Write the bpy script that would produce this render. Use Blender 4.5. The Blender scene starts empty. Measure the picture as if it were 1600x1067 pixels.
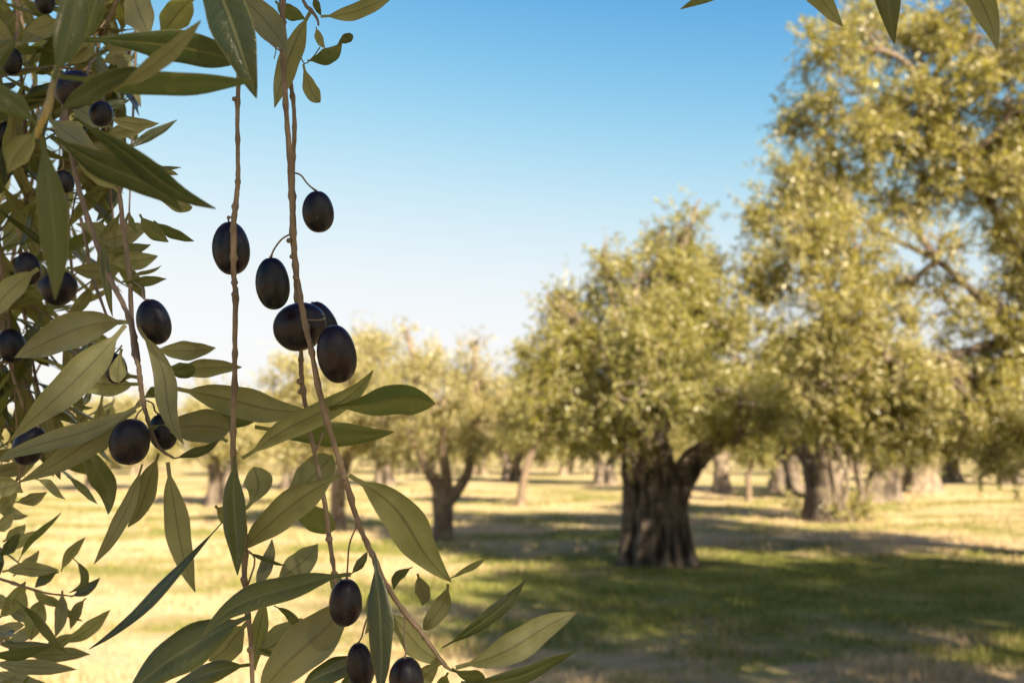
import bpy, math, random
import numpy as np
from mathutils import Vector, noise as mnoise

random.seed(7)
rng = np.random.default_rng(11)
R = math.radians
scene = bpy.context.scene
COL = scene.collection

# ------------------------------------------------------------------ camera
FPX = 1556.0                      # focal length in photograph pixels (35 mm lens)
CAM = np.array((0.0, 0.0, 1.6))
PITCH = math.atan((700 - 533.5) / FPX)
FWD = np.array((0, math.cos(PITCH), math.sin(PITCH)))
UPV = np.array((0, -math.sin(PITCH), math.cos(PITCH)))
RGT = np.array((1.0, 0, 0))


def at(px, py, d):
    """photograph pixel + distance along the view axis -> world point"""
    return CAM + d * (FWD + RGT * (px - 800) / FPX - UPV * (py - 533.5) / FPX)


def ground_at(px, py):
    v = FWD + RGT * (px - 800) / FPX - UPV * (py - 533.5) / FPX
    return CAM + v * (-CAM[2] / v[2])


cam_d = bpy.data.cameras.new('camera')
cam_d.lens = 35
cam_d.sensor_width = 36
cam_d.clip_start = 0.02
cam_d.clip_end = 2000
cam_d.dof.use_dof = True
cam_d.dof.focus_distance = 0.46
cam_d.dof.aperture_fstop = 13.5
cam = bpy.data.objects.new('camera', cam_d)
cam.location = CAM
cam.rotation_euler = (R(90) + PITCH, 0, 0)
COL.objects.link(cam)
scene.camera = cam

# ------------------------------------------------------------------ light
SUN_EL = R(31)
SUN_AZ = math.atan2(0.50, -0.86)           # from +Y towards +X
S_DIR = Vector((math.sin(SUN_AZ) * math.cos(SUN_EL), math.cos(SUN_AZ) * math.cos(SUN_EL), math.sin(SUN_EL)))
sl = bpy.data.lights.new('sun', 'SUN')
sl.energy = 5.0
sl.angle = R(0.6)
sl.color = (1.0, 0.83, 0.60)
so = bpy.data.objects.new('sun', sl)
so.rotation_euler = S_DIR.to_track_quat('Z', 'Y').to_euler()
COL.objects.link(so)

w = bpy.data.worlds.new('World')
scene.world = w
w.use_nodes = True
nt = w.node_tree
nt.nodes.clear()
sky = nt.nodes.new('ShaderNodeTexSky')
sky.sky_type = 'NISHITA'
sky.sun_disc = False
sky.sun_elevation = SUN_EL
sky.sun_rotation = SUN_AZ
sky.altitude = 0
sky.air_density = 1.0
sky.dust_density = 1.2
sky.ozone_density = 1.5
bg = nt.nodes.new('ShaderNodeBackground')
bg.inputs['Strength'].default_value = 0.0625
out = nt.nodes.new('ShaderNodeOutputWorld')
# deepen the blue of the clear sky towards the zenith (per-channel response)
SKY_K = 0.244
spl = nt.nodes.new('ShaderNodeSeparateColor')
cmb = nt.nodes.new('ShaderNodeCombineColor')
nt.links.new(sky.outputs[0], spl.inputs[0])


def _wm(op, a, b):
    n = nt.nodes.new('ShaderNodeMath')
    n.operation = op
    nt.links.new(a, n.inputs[0])
    n.inputs[1].default_value = b
    return n.outputs[0]


for ch, (p_, k_) in enumerate(((3.74, .091), (3.2, .172), (3.2, .199))):
    raw_ = _wm('MULTIPLY', spl.outputs[ch], SKY_K)
    pw_ = _wm('POWER', raw_, p_)
    dv_ = nt.nodes.new('ShaderNodeMath')
    dv_.operation = 'DIVIDE'
    nt.links.new(pw_, dv_.inputs[0])
    nt.links.new(_wm('ADD', pw_, k_), dv_.inputs[1])
    v_ = dv_.outputs[0]
    mx_ = nt.nodes.new('ShaderNodeMath')
    mx_.operation = 'MAXIMUM'
    nt.links.new(v_, mx_.inputs[0])
    nt.links.new(_wm('MULTIPLY', raw_, (.38, .3, .3)[ch]), mx_.inputs[1])
    v_ = mx_.outputs[0]
    v_ = _wm('MULTIPLY', _wm('MINIMUM', v_, (.97, .985, .99)[ch]), 1 / SKY_K)
    nt.links.new(v_, cmb.inputs[ch])
nt.links.new(cmb.outputs[0], bg.inputs['Color'])
nt.links.new(bg.outputs[0], out.inputs['Surface'])

scene.view_settings.view_transform = 'Standard'
scene.view_settings.look = 'None'
scene.view_settings.gamma = 1
scene.view_settings.exposure = 1.97
scene.render.engine = 'CYCLES'
scene.cycles.use_denoising = True
try:
    scene.cycles.denoiser = 'OPENIMAGEDENOISE'
except Exception:
    pass
scene.cycles.max_bounces = 8
scene.cycles.diffuse_bounces = 4
scene.cycles.glossy_bounces = 3
scene.cycles.transmission_bounces = 5
scene.cycles.transparent_max_bounces = 4
scene.cycles.sample_clamp_indirect = 6


# ------------------------------------------------------------------ materials
class NG:
    """tiny node-graph helper"""

    def __init__(self, name):
        self.m = bpy.data.materials.new(name)
        self.m.use_nodes = True
        self.t = self.m.node_tree
        self.t.nodes.clear()
        self.out = self.n('ShaderNodeOutputMaterial')

    def n(self, typ, **kw):
        nd = self.t.nodes.new(typ)
        for k, v in kw.items():
            setattr(nd, k, v)
        return nd

    def l(self, a, b):
        self.t.links.new(a, b)

    def sock(self, inp, v):
        if hasattr(v, 'is_linked'):
            self.l(v, inp)
        else:
            inp.default_value = v

    def noise(self, vec, scale, detail=4, rough=0.55):
        nd = self.n('ShaderNodeTexNoise')
        nd.inputs['Scale'].default_value = scale
        nd.inputs['Detail'].default_value = detail
        nd.inputs['Roughness'].default_value = rough
        if vec is not None:
            self.l(vec, nd.inputs['Vector'])
        return nd.outputs['Fac']

    def ramp(self, fac, a, b, ca=(0, 0, 0, 1), cb=(1, 1, 1, 1)):
        nd = self.n('ShaderNodeMapRange', interpolation_type='SMOOTHSTEP')
        self.l(fac, nd.inputs['Value'])
        nd.inputs['From Min'].default_value = a
        nd.inputs['From Max'].default_value = b
        return nd.outputs['Result']

    def mix(self, fac, a, b):
        nd = self.n('ShaderNodeMix', data_type='RGBA')
        self.sock(nd.inputs[0], fac)
        for i, v in ((6, a), (7, b)):
            if hasattr(v, 'is_linked'):
                self.l(v, nd.inputs[i])
            else:
                nd.inputs[i].default_value = (*v, 1)
        return nd.outputs[2]

    def math(self, op, a, b=0.0, c=None):
        nd = self.n('ShaderNodeMath', operation=op)
        self.sock(nd.inputs[0], a)
        self.sock(nd.inputs[1], b)
        if c is not None:
            self.sock(nd.inputs[2], c)
        return nd.outputs[0]

    def bump(self, h, strength, dist):
        nd = self.n('ShaderNodeBump')
        nd.inputs['Strength'].default_value = strength
        nd.inputs['Distance'].default_value = dist
        self.l(h, nd.inputs['Height'])
        return nd.outputs['Normal']

    def principled(self, col, rough=0.6, normal=None, spec=0.5):
        p = self.n('ShaderNodeBsdfPrincipled')
        self.sock(p.inputs['Base Color'], col if hasattr(col, 'is_linked') else (*col, 1))
        self.sock(p.inputs['Roughness'], rough)
        p.inputs['Specular IOR Level'].default_value = spec
        if normal is not None:
            self.l(normal, p.inputs['Normal'])
        return p

    def finish(self, sh):
        self.l(sh, self.out.inputs['Surface'])
        return self.m


def mat_close_leaf():
    g = NG('olive_leaf')
    uv = g.n('ShaderNodeUVMap', uv_map='UVMap')
    sep = g.n('ShaderNodeSeparateXYZ')
    g.l(uv.outputs[0], sep.inputs[0])
    u, v = sep.outputs[0], sep.outputs[1]
    av = g.math('ABSOLUTE', g.math('SUBTRACT', g.math('MULTIPLY', v, 2.0), 1.0))
    geo = g.n('ShaderNodeNewGeometry')
    tc = g.n('ShaderNodeTexCoord')
    oi = g.n('ShaderNodeObjectInfo')
    obj = tc.outputs['Object']
    n1 = g.noise(obj, 90, 5)
    n2 = g.noise(obj, 700, 3)
    spots = g.ramp(g.noise(obj, 420, 2), 0.66, 0.74)
    rnd = oi.outputs['Random']
    mid = g.math('SUBTRACT', 1.0, g.ramp(av, 0.03, 0.11))
    edge = g.ramp(av, 0.90, 1.0)
    # side veins
    vein = g.math('SINE', g.math('MULTIPLY', g.math('SUBTRACT', g.math('MULTIPLY', u, 1.0), g.math('MULTIPLY', av, 0.10)), 95.0))
    vein = g.ramp(vein, 0.8, 1.0)
    top = g.mix(rnd, (0.007, 0.018, 0.004), (0.021, 0.040, 0.010))
    top = g.mix(g.ramp(n1, 0.35, 0.75), top, (0.025, 0.041, 0.012))
    top = g.mix(g.math('MULTIPLY', mid, 0.55), top, (0.15, 0.155, 0.06))
    top = g.mix(g.math('MULTIPLY', vein, 0.10), top, (0.12, 0.14, 0.06))
    top = g.mix(g.math('MULTIPLY', spots, 0.25), top, (0.15, 0.14, 0.08))
    und = g.mix(rnd, (0.096, 0.104, 0.042), (0.225, 0.232, 0.120))
    und = g.mix(g.ramp(n1, 0.3, 0.8), und, (0.092, 0.096, 0.042))
    und = g.mix(g.math('MULTIPLY', n2, 0.30), und, (0.23, 0.215, 0.13))
    und = g.mix(g.math('MULTIPLY', mid, 0.6), und, (0.075, 0.062, 0.028))
    und = g.mix(g.math('MULTIPLY', vein, 0.12), und, (0.12, 0.10, 0.05))
    col = g.mix(geo.outputs['Backfacing'], top, und)
    col = g.mix(g.math('MULTIPLY', edge, 0.35), col, (0.24, 0.22, 0.10))
    tipb = g.math('MULTIPLY', g.ramp(g.math('ADD', u, g.math('MULTIPLY', n1, 0.10)), 0.97, 1.04), g.ramp(rnd, 0.35, 0.8))
    col = g.mix(g.math('MULTIPLY', tipb, 0.8), col, (0.10, 0.06, 0.03))
    blot = g.math('MULTIPLY', g.ramp(g.noise(obj, 160, 2), 0.66, 0.70), g.ramp(rnd, 0.2, 0.9))
    col = g.mix(g.math('MULTIPLY', blot, 0.45), col, (0.14, 0.12, 0.05))
    h = g.math('ADD', g.math('MULTIPLY', vein, -0.25), g.math('ADD', g.math('MULTIPLY', n2, 0.5), g.math('MULTIPLY', n1, 0.6)))
    nrm = g.bump(h, 0.35, 0.0008)
    rough = g.math('ADD', g.math('MULTIPLY', geo.outputs['Backfacing'], 0.22), g.math('ADD', 0.21, g.math('MULTIPLY', n1, 0.20)))
    p = g.principled(col, rough, nrm, 0.45)
    tr = g.n('ShaderNodeBsdfTranslucent')
    tcol = g.mix(g.math('MULTIPLY', mid, 0.7), (0.42, 0.43, 0.06), (0.16, 0.15, 0.03))
    g.l(tcol, tr.inputs['Color'])
    ms = g.n('ShaderNodeMixShader')
    g.l(g.math('ADD', 0.12, g.math('MULTIPLY', rnd, 0.26)), ms.inputs[0])
    g.l(p.outputs[0], ms.inputs[1])
    g.l(tr.outputs[0], ms.inputs[2])
    return g.finish(ms.outputs[0])


def mat_crown_leaf(name, top, und, trans, tmix=0.38):
    g = NG(name)
    geo = g.n('ShaderNodeNewGeometry')
    tc = g.n('ShaderNodeTexCoord')
    n1 = g.noise(tc.outputs['Object'], 1.1, 3)
    ri = geo.outputs['Random Per Island']
    t2 = tuple(c * 2.0 for c in top)
    c1 = g.mix(ri, top, t2)
    c1 = g.mix(g.ramp(n1, 0.45, 0.65), c1, (top[0] * 1.6, top[1] * 1.5, top[2] * 0.9))
    col = g.mix(geo.outputs['Backfacing'], c1, und)
    p = g.principled(col, 0.38, None, 0.5)
    tr = g.n('ShaderNodeBsdfTranslucent')
    tr.inputs['Color'].default_value = (*trans, 1)
    ms = g.n('ShaderNodeMixShader')
    ms.inputs[0].default_value = tmix
    g.l(p.outputs[0], ms.inputs[1])
    g.l(tr.outputs[0], ms.inputs[2])
    return g.finish(ms.outputs[0])


def mat_bark(name, c1, c2, c3, sc=1.0, bd=0.02):
    g = NG(name)
    tc = g.n('ShaderNodeTexCoord')
    mp = g.n('ShaderNodeMapping')
    mp.inputs['Scale'].default_value = (1, 1, 0.25)
    g.l(tc.outputs['Object'], mp.inputs[0])
    a = g.noise(mp.outputs[0], 14 * sc, 6, 0.65)
    b = g.noise(tc.outputs['Object'], 3.5 * sc, 4)
    c = g.noise(mp.outputs[0], 45 * sc, 4)
    col = g.mix(g.ramp(a, 0.35, 0.62), c1, c2)
    col = g.mix(g.ramp(b, 0.48, 0.7), col, c3)
    col = g.mix(g.math('MULTIPLY', c, 0.4), col, tuple(x * 0.55 for x in c1))
    geo = g.n('ShaderNodeNewGeometry')
    ridge = g.ramp(g.math('ADD', geo.outputs['Pointiness'], g.math('MULTIPLY', g.math('SUBTRACT', a, 0.5), 0.12)), 0.50, 0.60)
    col = g.mix(g.math('MULTIPLY', ridge, 0.7), col, tuple(min(.5, x * 1.45) for x in c3))
    h = g.math('ADD', a, g.math('MULTIPLY', c, 0.4))
    p = g.principled(col, 0.85, g.bump(h, 0.9, bd), 0.2)
    return g.finish(p.outputs[0])


def mat_twig(name='twig_bark', ca=(0.115, 0.086, 0.06), cb=(0.20, 0.152, 0.105)):
    g = NG(name)
    tc = g.n('ShaderNodeTexCoord')
    mp = g.n('ShaderNodeMapping')
    mp.inputs['Scale'].default_value = (1, 1, 0.3)
    g.l(tc.outputs['Object'], mp.inputs[0])
    a = g.noise(mp.outputs[0], 350, 5)
    b = g.noise(tc.outputs['Object'], 60, 3)
    sp = g.ramp(g.noise(tc.outputs['Object'], 900, 2), 0.62, 0.72)
    col = g.mix(g.ramp(b, 0.3, 0.7), ca, cb)
    col = g.mix(g.math('MULTIPLY', g.ramp(a, 0.4, 0.7), 0.5), col, (0.10, 0.065, 0.045))
    col = g.mix(g.math('MULTIPLY', sp, 0.5), col, (0.36, 0.28, 0.2))
    p = g.principled(col, 0.65, g.bump(a, 0.6, 0.0008), 0.3)
    return g.finish(p.outputs[0])


def mat_olive():
    g = NG('olive_skin')
    tc = g.n('ShaderNodeTexCoord')
    oi = g.n('ShaderNodeObjectInfo')
    o = tc.outputs['Object']
    a = g.noise(o, 130, 5, 0.6)
    b = g.noise(o, 45, 3)
    sp = g.ramp(g.noise(o, 750, 1), 0.70, 0.76)
    col = g.mix(oi.outputs['Random'], (0.003, 0.0040, 0.008), (0.011, 0.0055, 0.008))
    bloom = g.math('MULTIPLY', g.ramp(a, 0.38, 0.68), g.ramp(b, 0.3, 0.65))
    col = g.mix(g.math('MULTIPLY', bloom, 0.6), col, (0.022, 0.030, 0.046))
    col = g.mix(g.math('MULTIPLY', sp, 0.35), col, (0.13, 0.10, 0.09))
    rough = g.math('ADD', 0.30, g.math('MULTIPLY', bloom, 0.3))
    p = g.principled(col, rough, g.bump(a, 0.12, 0.0006), 0.24)
    return g.finish(p.outputs[0])


def grass_colour(g, pos):
    """straw and green patches from the world position, shared by soil and blades"""
    mp = g.n('ShaderNodeMapping')
    mp.inputs['Scale'].default_value = (0.55, 1.0, 0.0)
    g.l(pos, mp.inputs[0])
    a = g.noise(mp.outputs[0], 0.42, 5, 0.6)
    b = g.noise(mp.outputs[0], 2.6, 5, 0.65)
    sep = g.n('ShaderNodeSeparateXYZ')
    g.l(pos, sep.inputs[0])
    # lusher belt around and in front of the old tree
    ex = g.math('DIVIDE', g.math('SUBTRACT', sep.outputs[0], 4.4), 6.0)
    ey = g.math('DIVIDE', g.math('SUBTRACT', sep.outputs[1], 11.6), 4.3)
    r2 = g.math('ADD', g.math('MULTIPLY', ex, ex), g.math('MULTIPLY', ey, ey))
    belt = g.math('SUBTRACT', 1.0, g.ramp(r2, 0.35, 1.5))
    dist = g.ramp(sep.outputs[1], 9.0, 11.5)
    f = g.math('ADD', g.math('ADD', g.math('MULTIPLY', a, 1.0), g.math('MULTIPLY', b, 0.70)), g.math('MULTIPLY', belt, 0.20))
    f = g.math('ADD', f, g.math('MULTIPLY', dist, 0.05))
    green = g.ramp(f, 0.78, 1.06)
    return green, a, b


def mat_ground():
    g = NG('meadow_soil')
    geo = g.n('ShaderNodeNewGeometry')
    green, a, b = grass_colour(g, geo.outputs['Position'])
    fine = g.noise(geo.outputs['Position'], 22, 5, 0.7)
    straw = g.mix(g.ramp(b, 0.3, 0.7), (0.43, 0.322, 0.182), (0.59, 0.47, 0.30))
    gr = g.mix(g.ramp(b, 0.35, 0.65), (0.16, 0.175, 0.04), (0.27, 0.26, 0.075))
    col = g.mix(green, straw, gr)
    col = g.mix(g.math('MULTIPLY', g.ramp(fine, 0.5, 0.75), 0.45), col, (0.17, 0.13, 0.07))
    p = g.principled(col, 0.95, g.bump(g.math('ADD', fine, b), 0.8, 0.05), 0.1)
    return g.finish(p.outputs[0])


def mat_grass():
    g = NG('grass_blades')
    geo = g.n('ShaderNodeNewGeometry')
    green, a, b = grass_colour(g, geo.outputs['Position'])
    ri = geo.outputs['Random Per Island']
    straw = g.mix(ri, (0.44, 0.33, 0.175), (0.65, 0.525, 0.325))
    gr = g.mix(ri, (0.12, 0.15, 0.03), (0.28, 0.28, 0.075))
    sel = g.ramp(g.math('ADD', green, g.math('MULTIPLY', g.math('SUBTRACT', ri, 0.5), 0.5)), 0.3, 0.7)
    col = g.mix(sel, straw, gr)
    p = g.principled(col, 0.6, None, 0.2)
    tr = g.n('ShaderNodeBsdfTranslucent')
    g.l(col, tr.inputs['Color'])
    ms = g.n('ShaderNodeMixShader')
    ms.inputs[0].default_value = 0.4
    g.l(p.outputs[0], ms.inputs[1])
    g.l(tr.outputs[0], ms.inputs[2])
    return g.finish(ms.outputs[0])


M_LEAF = mat_close_leaf()
M_TWIG = mat_twig()
M_SHOOT = mat_twig('young_shoot_bark', (0.26, 0.22, 0.085), (0.36, 0.30, 0.12))
M_OLIVE = mat_olive()
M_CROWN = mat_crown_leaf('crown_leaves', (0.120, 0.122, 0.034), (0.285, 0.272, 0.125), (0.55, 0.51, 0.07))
M_CROWN_GLARE = mat_crown_leaf('glare_crown_leaves', (0.19, 0.183, 0.072), (0.38, 0.35, 0.19), (0.62, 0.55, 0.13))  # leaf colour raised to stand in for glare and haze on left and far trees
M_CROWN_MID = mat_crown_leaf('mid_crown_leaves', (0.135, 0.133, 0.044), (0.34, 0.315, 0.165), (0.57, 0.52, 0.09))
M_BARK = mat_bark('shaded_bark', (0.018, 0.014, 0.012), (0.055, 0.044, 0.036), (0.17, 0.137, 0.108))  # darkened to put the crowns' shade into the trunk colour
M_LIMB = mat_bark('limb_bark', (0.07, 0.052, 0.038), (0.13, 0.098, 0.07), (0.19, 0.145, 0.10), 2.0, 0.01)
M_LITBARK = mat_bark('lit_bark', (0.09, 0.07, 0.052), (0.16, 0.125, 0.093), (0.21, 0.168, 0.126), 1.0)  # lightened to put sun and haze into the colour of lit and far trunks
M_GROUND = mat_ground()
M_GRASS = mat_grass()


# ------------------------------------------------------------------ mesh helpers
def link(name, me, parent=None):
    o = bpy.data.objects.new(name, me)
    COL.objects.link(o)
    if parent is not None:
        o.parent = parent
    return o


def np_mesh(name, verts, faces, mats, uvs=None, smooth=True, mat_idx=None):
    """verts (n,3), faces list of arrays (k,3) / (k,4)"""
    me = bpy.data.meshes.new(name)
    verts = np.asarray(verts, np.float32)
    me.vertices.add(len(verts))
    me.vertices.foreach_set('co', verts.ravel())
    loops = np.concatenate([np.asarray(f, np.int32).ravel() for f in faces])
    sizes = np.concatenate([np.full(len(f), np.asarray(f).shape[1], np.int32) for f in faces])
    me.loops.add(len(loops))
    me.loops.foreach_set('vertex_index', loops)
    me.polygons.add(len(sizes))
    st = np.zeros(len(sizes), np.int32)
    st[1:] = np.cumsum(sizes)[:-1]
    me.polygons.foreach_set('loop_start', st)
    me.polygons.foreach_set('loop_total', sizes)
    me.polygons.foreach_set('use_smooth', np.full(len(sizes), smooth))
    for m in mats:
        me.materials.append(m)
    if mat_idx is not None:
        me.polygons.foreach_set('material_index', np.asarray(mat_idx, np.int32))
    if uvs is not None:
        lay = me.uv_layers.new(name='UVMap')
        lay.data.foreach_set('uv', np.asarray(uvs, np.float32)[loops].ravel())
    me.update(calc_edges=True)
    return me


def nrmz(v):
    v = np.asarray(v, float)
    return v / (np.linalg.norm(v, axis=-1, keepdims=True) + 1e-12)


def catmull(P, n):
    """smooth resample of control rows (any width)"""
    P = np.asarray(P, float)
    k = len(P)
    if k == 2:
        t = np.linspace(0, 1, n)[:, None]
        return P[0] * (1 - t) + P[1] * t
    Q = np.vstack([2 * P[0] - P[1], P, 2 * P[-1] - P[-2]])
    outp = []
    for s in np.linspace(0, k - 1, n):
        i = min(int(s), k - 2)
        t = s - i
        p0, p1, p2, p3 = Q[i], Q[i + 1], Q[i + 2], Q[i + 3]
        outp.append(0.5 * (2 * p1 + (p2 - p0) * t + (2 * p0 - 5 * p1 + 4 * p2 - p3) * t * t + (3 * p1 - p0 - 3 * p2 + p3) * t ** 3))
    return np.array(outp)


class Tubes:
    """collects swept tubes into one mesh"""

    def __init__(self):
        self.v, self.q, self.t, self.n = [], [], [], 0

    def add(self, pts, rad, seg=8, gnarl=0.0, gscale=6.0):
        pts = np.asarray(pts, float)
        rad = np.asarray(rad, float)
        n = len(pts)
        T = nrmz(np.gradient(pts, axis=0))
        ref = np.array((0.0, -1.0, 0.05)) if abs(T[0][1]) < 0.9 else np.array((1.0, 0, 0))
        A = nrmz(ref - T[0] * np.dot(ref, T[0]))
        rows = []
        ang = np.linspace(0, 2 * math.pi, seg, endpoint=False)
        for i in range(n):
            A = nrmz(A - T[i] * np.dot(A, T[i]))
            B = np.cross(T[i], A)
            ring = []
            for a in ang:
                dv = A * math.cos(a) + B * math.sin(a)
                r = rad[i]
                if gnarl:
                    q = (pts[i] + dv * r) * gscale
                    q[2] *= 0.35
                    r *= 1 + gnarl * mnoise.fractal(Vector(q), 0.8, 2.0, 3)
                ring.append(pts[i] + dv * r)
            rows.append(ring)
        V = np.array(rows).reshape(-1, 3)
        V = np.vstack([V, pts[0] - T[0] * rad[0] * 0.3, pts[-1] + T[-1] * rad[-1] * 0.6])
        b = self.n
        i, j = np.meshgrid(np.arange(n - 1), np.arange(seg), indexing='ij')
        j2 = (j + 1) % seg
        q = np.stack([i * seg + j, i * seg + j2, (i + 1) * seg + j2, (i + 1) * seg + j], -1).reshape(-1, 4) + b
        k = np.arange(seg)
        c0 = np.stack([np.full(seg, n * seg), (k + 1) % seg, k], -1) + b
        c1 = np.stack([np.full(seg, n * seg + 1), (n - 1) * seg + k, (n - 1) * seg + (k + 1) % seg], -1) + b
        self.v.append(V)
        self.q.append(q)
        self.t += [c0, c1]
        self.n += len(V)

    def ball(self, c, r, axis=(0, 0, 1)):
        axis = nrmz(np.array(axis, float))
        s = np.array([-1, -0.75, -0.35, 0.1, 0.5, 0.85, 1.0])
        self.add(np.array(c) + axis * (s * r)[:, None], r * np.sqrt(np.maximum(1 - s * s, 0.02)), 8)

    def mesh(self, name, mat):
        return np_mesh(name, np.vstack(self.v), [np.vstack(self.q), np.vstack(self.t)], [mat])


def thing(name, label, cat, loc=(0, 0, 0), group=None):
    o = bpy.data.objects.new(name, None)
    o.empty_display_size = 0.05
    COL.objects.link(o)
    o.location = loc
    o['label'] = label
    o['category'] = cat
    if group:
        o['group'] = group
    return o


def local(V, root):
    return np.asarray(V, float) - np.array(root.location)


# ------------------------------------------------------------------ close leaves
NU, NV = 18, 8


def leaf_mesh(P0, P1, bend, width, nrm, twist=0.0, fold=0.18, curl=0.25, shape=0, sag=0.0, wave=0.05, seed=0):
    """leaf blade from P0 (petiole end) to P1 (tip); nrm points out of the UPPER face"""
    u = np.linspace(0, 1, NU + 1)
    P0, P1, bend = (np.asarray(x, float) for x in (P0, P1, bend))
    L = np.linalg.norm(P1 - P0)
    c = P0 * (1 - u)[:, None] + P1 * u[:, None] + bend * (4 * u * (1 - u))[:, None]
    rs = random.Random(seed)
    ax0 = nrmz(P1 - P0)
    nb = nrmz(np.asarray(nrm, float))
    sb = np.cross(ax0, nb)
    s2 = np.sin(2 * math.pi * u) * (u ** .6)
    c = c + (sb * rs.gauss(0, .020) + nb * rs.gauss(0, .03))[None, :] * (s2 * L)[:, None] + nb[None, :] * (rs.gauss(-.02, .03) * L * u * u * u)[:, None]
    T = nrmz(np.gradient(c, axis=0))
    # half-width profile: short petiole then blade
    pet = 0.09
    s = np.clip((u - pet) / (1 - pet), 0, 1)
    if shape == 0:      # lanceolate
        prof = np.sin(np.pi * s ** 0.92) ** 0.85 * (1 - 0.12 * s)
    elif shape == 1:    # blunt, broad beyond the middle
        prof = (np.sin(np.pi * s ** 1.45) ** 0.62) * (0.75 + 0.25 * s)
    else:               # long taper to the tip
        prof = np.sin(np.pi * s ** 0.72) ** 1.05
    prof = np.maximum(prof, 0.0)
    prof = prof / prof.max()
    pw = np.maximum(prof * width / 2, np.where(u < 0.3, min(0.0011, width * 0.08), 0.0002))
    ph = rs.uniform(0, 6.28)
    wave = wave * rs.uniform(.6, 2.4)
    v = np.linspace(-1, 1, NV + 1)
    rows, uv = [], []
    n0 = nrmz(np.asarray(nrm, float))
    for i in range(NU + 1):
        t = T[i]
        n = nrmz(n0 - t * np.dot(n0, t))
        sd = np.cross(t, n)
        a = twist * (u[i] - 0.35)
        sd2 = sd * math.cos(a) + n * math.sin(a)
        n2 = -sd * math.sin(a) + n * math.cos(a)
        for vv in v:
            off = fold * abs(vv) - curl * vv * vv * vv * vv
            off += wave * math.sin(u[i] * 11 + ph + (2.0 if vv > 0 else 0)) * abs(vv)
            wob = 1 + 0.05 * math.sin(u[i] * 17 + ph * 2 + vv)
            rows.append(c[i] + sd2 * vv * pw[i] * wob + n2 * off * pw[i])
            uv.append((u[i], (vv + 1) / 2))
    i, j = np.meshgrid(np.arange(NU), np.arange(NV), indexing='ij')
    k = NV + 1
    q = np.stack([i * k + j, i * k + j + 1, (i + 1) * k + j + 1, (i + 1) * k + j], -1).reshape(-1, 4)
    return np.array(rows), q, uv


_leaf_seed = [0]


def leaf(parent, P0, P1, bend, width, nrm, **kw):
    _leaf_seed[0] += 1
    V, q, uv = leaf_mesh(P0, P1, bend, width, nrm, seed=_leaf_seed[0], **kw)
    # make the winding agree with nrm so that the upper face is the front face
    a, b, c = V[q[NU * NV // 2][0]], V[q[NU * NV // 2][1]], V[q[NU * NV // 2][2]]
    if np.dot(np.cross(b - a, c - a), nrm) < 0:
        q = q[:, ::-1]
    me = np_mesh('leaf', local(V, parent), [q], [M_LEAF], uv)
    return link('leaf', me, parent)


def pleaf(parent, x0, y0, x1, y1, w, face='U', d=0.46, dd=0.0, bend=0.0, roll=0.0, **kw):
    """leaf traced by its petiole and tip on the photograph, at its own distance d (tip at d+dd)"""
    P0, P1 = at(x0, y0, d), at(x1, y1, d + dd)
    dm = d + dd / 2
    t2 = np.array((x1 - x0, y1 - y0), float)
    t2 /= np.linalg.norm(t2) + 1e-9
    side = RGT * (-t2[1]) - UPV * (t2[0])           # to the right of travel in the picture
    bv = side * bend * dm / FPX
    view = nrmz(CAM - (P0 + P1) / 2)
    t = nrmz(P1 - P0)
    n = nrmz(view - t * np.dot(view, t))
    s = np.cross(t, n)
    rr = R(roll if roll else random.uniform(-28, 28))
    n = n * math.cos(rr) + s * math.sin(rr)
    if face == 'U':
        n = -n
    width = w * dm / FPX / max(0.5, abs(math.cos(rr))) * 1.08
    kw.setdefault('twist', random.uniform(-0.5, 0.5))
    return leaf(parent, P0, P1, bv, width, n, **kw)


def twig_path(ctrl, n=None):
    """ctrl rows (px, py, depth, diameter_px) -> points, radii"""
    ctrl = np.array(ctrl, float)
    n = n or max(8, int(np.sum(np.linalg.norm(np.diff(ctrl[:, :2], axis=0), axis=1)) / 9))
    C = catmull(ctrl, n)
    P = np.array([at(a, b, d) for a, b, d, _ in C])
    rad = C[:, 3] * C[:, 2] / FPX / 2 * .86
    return P, rad


def add_twig(tb, ctrl, nodes=0.3, seg=9, n=None):
    P, rad = twig_path(ctrl, n)
    k = len(P)
    rs = np.random.default_rng(int(abs(ctrl[0][0] * 7 + ctrl[0][1] * 3)) + 5)
    jit = rs.normal(0, 1, (k, 3)) * (rad * 0.07)[:, None]
    jit[0] = 0
    P = P + jit
    rad = rad * (1 + 0.06 * rs.normal(0, 1, k))
    i = rs.integers(3, 6)
    while i < k - 1 and nodes:
        rad[i] *= 1 + nodes * rs.uniform(0.6, 1.5)
        i += rs.integers(4, 8)
    tb.add(P, np.maximum(rad, 0.00025), seg)
    return P, rad


BG = 'olive branches hanging in the foreground'


def branch(label, px, py, d):
    return thing('olive_branch', label, 'olive branch', at(px, py, d), BG)


def finish_twigs(tb, root, mat=None):
    tb.v = [local(v, root) for v in tb.v]
    return link('twig', tb.mesh('twig', mat or M_TWIG), root)


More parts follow.
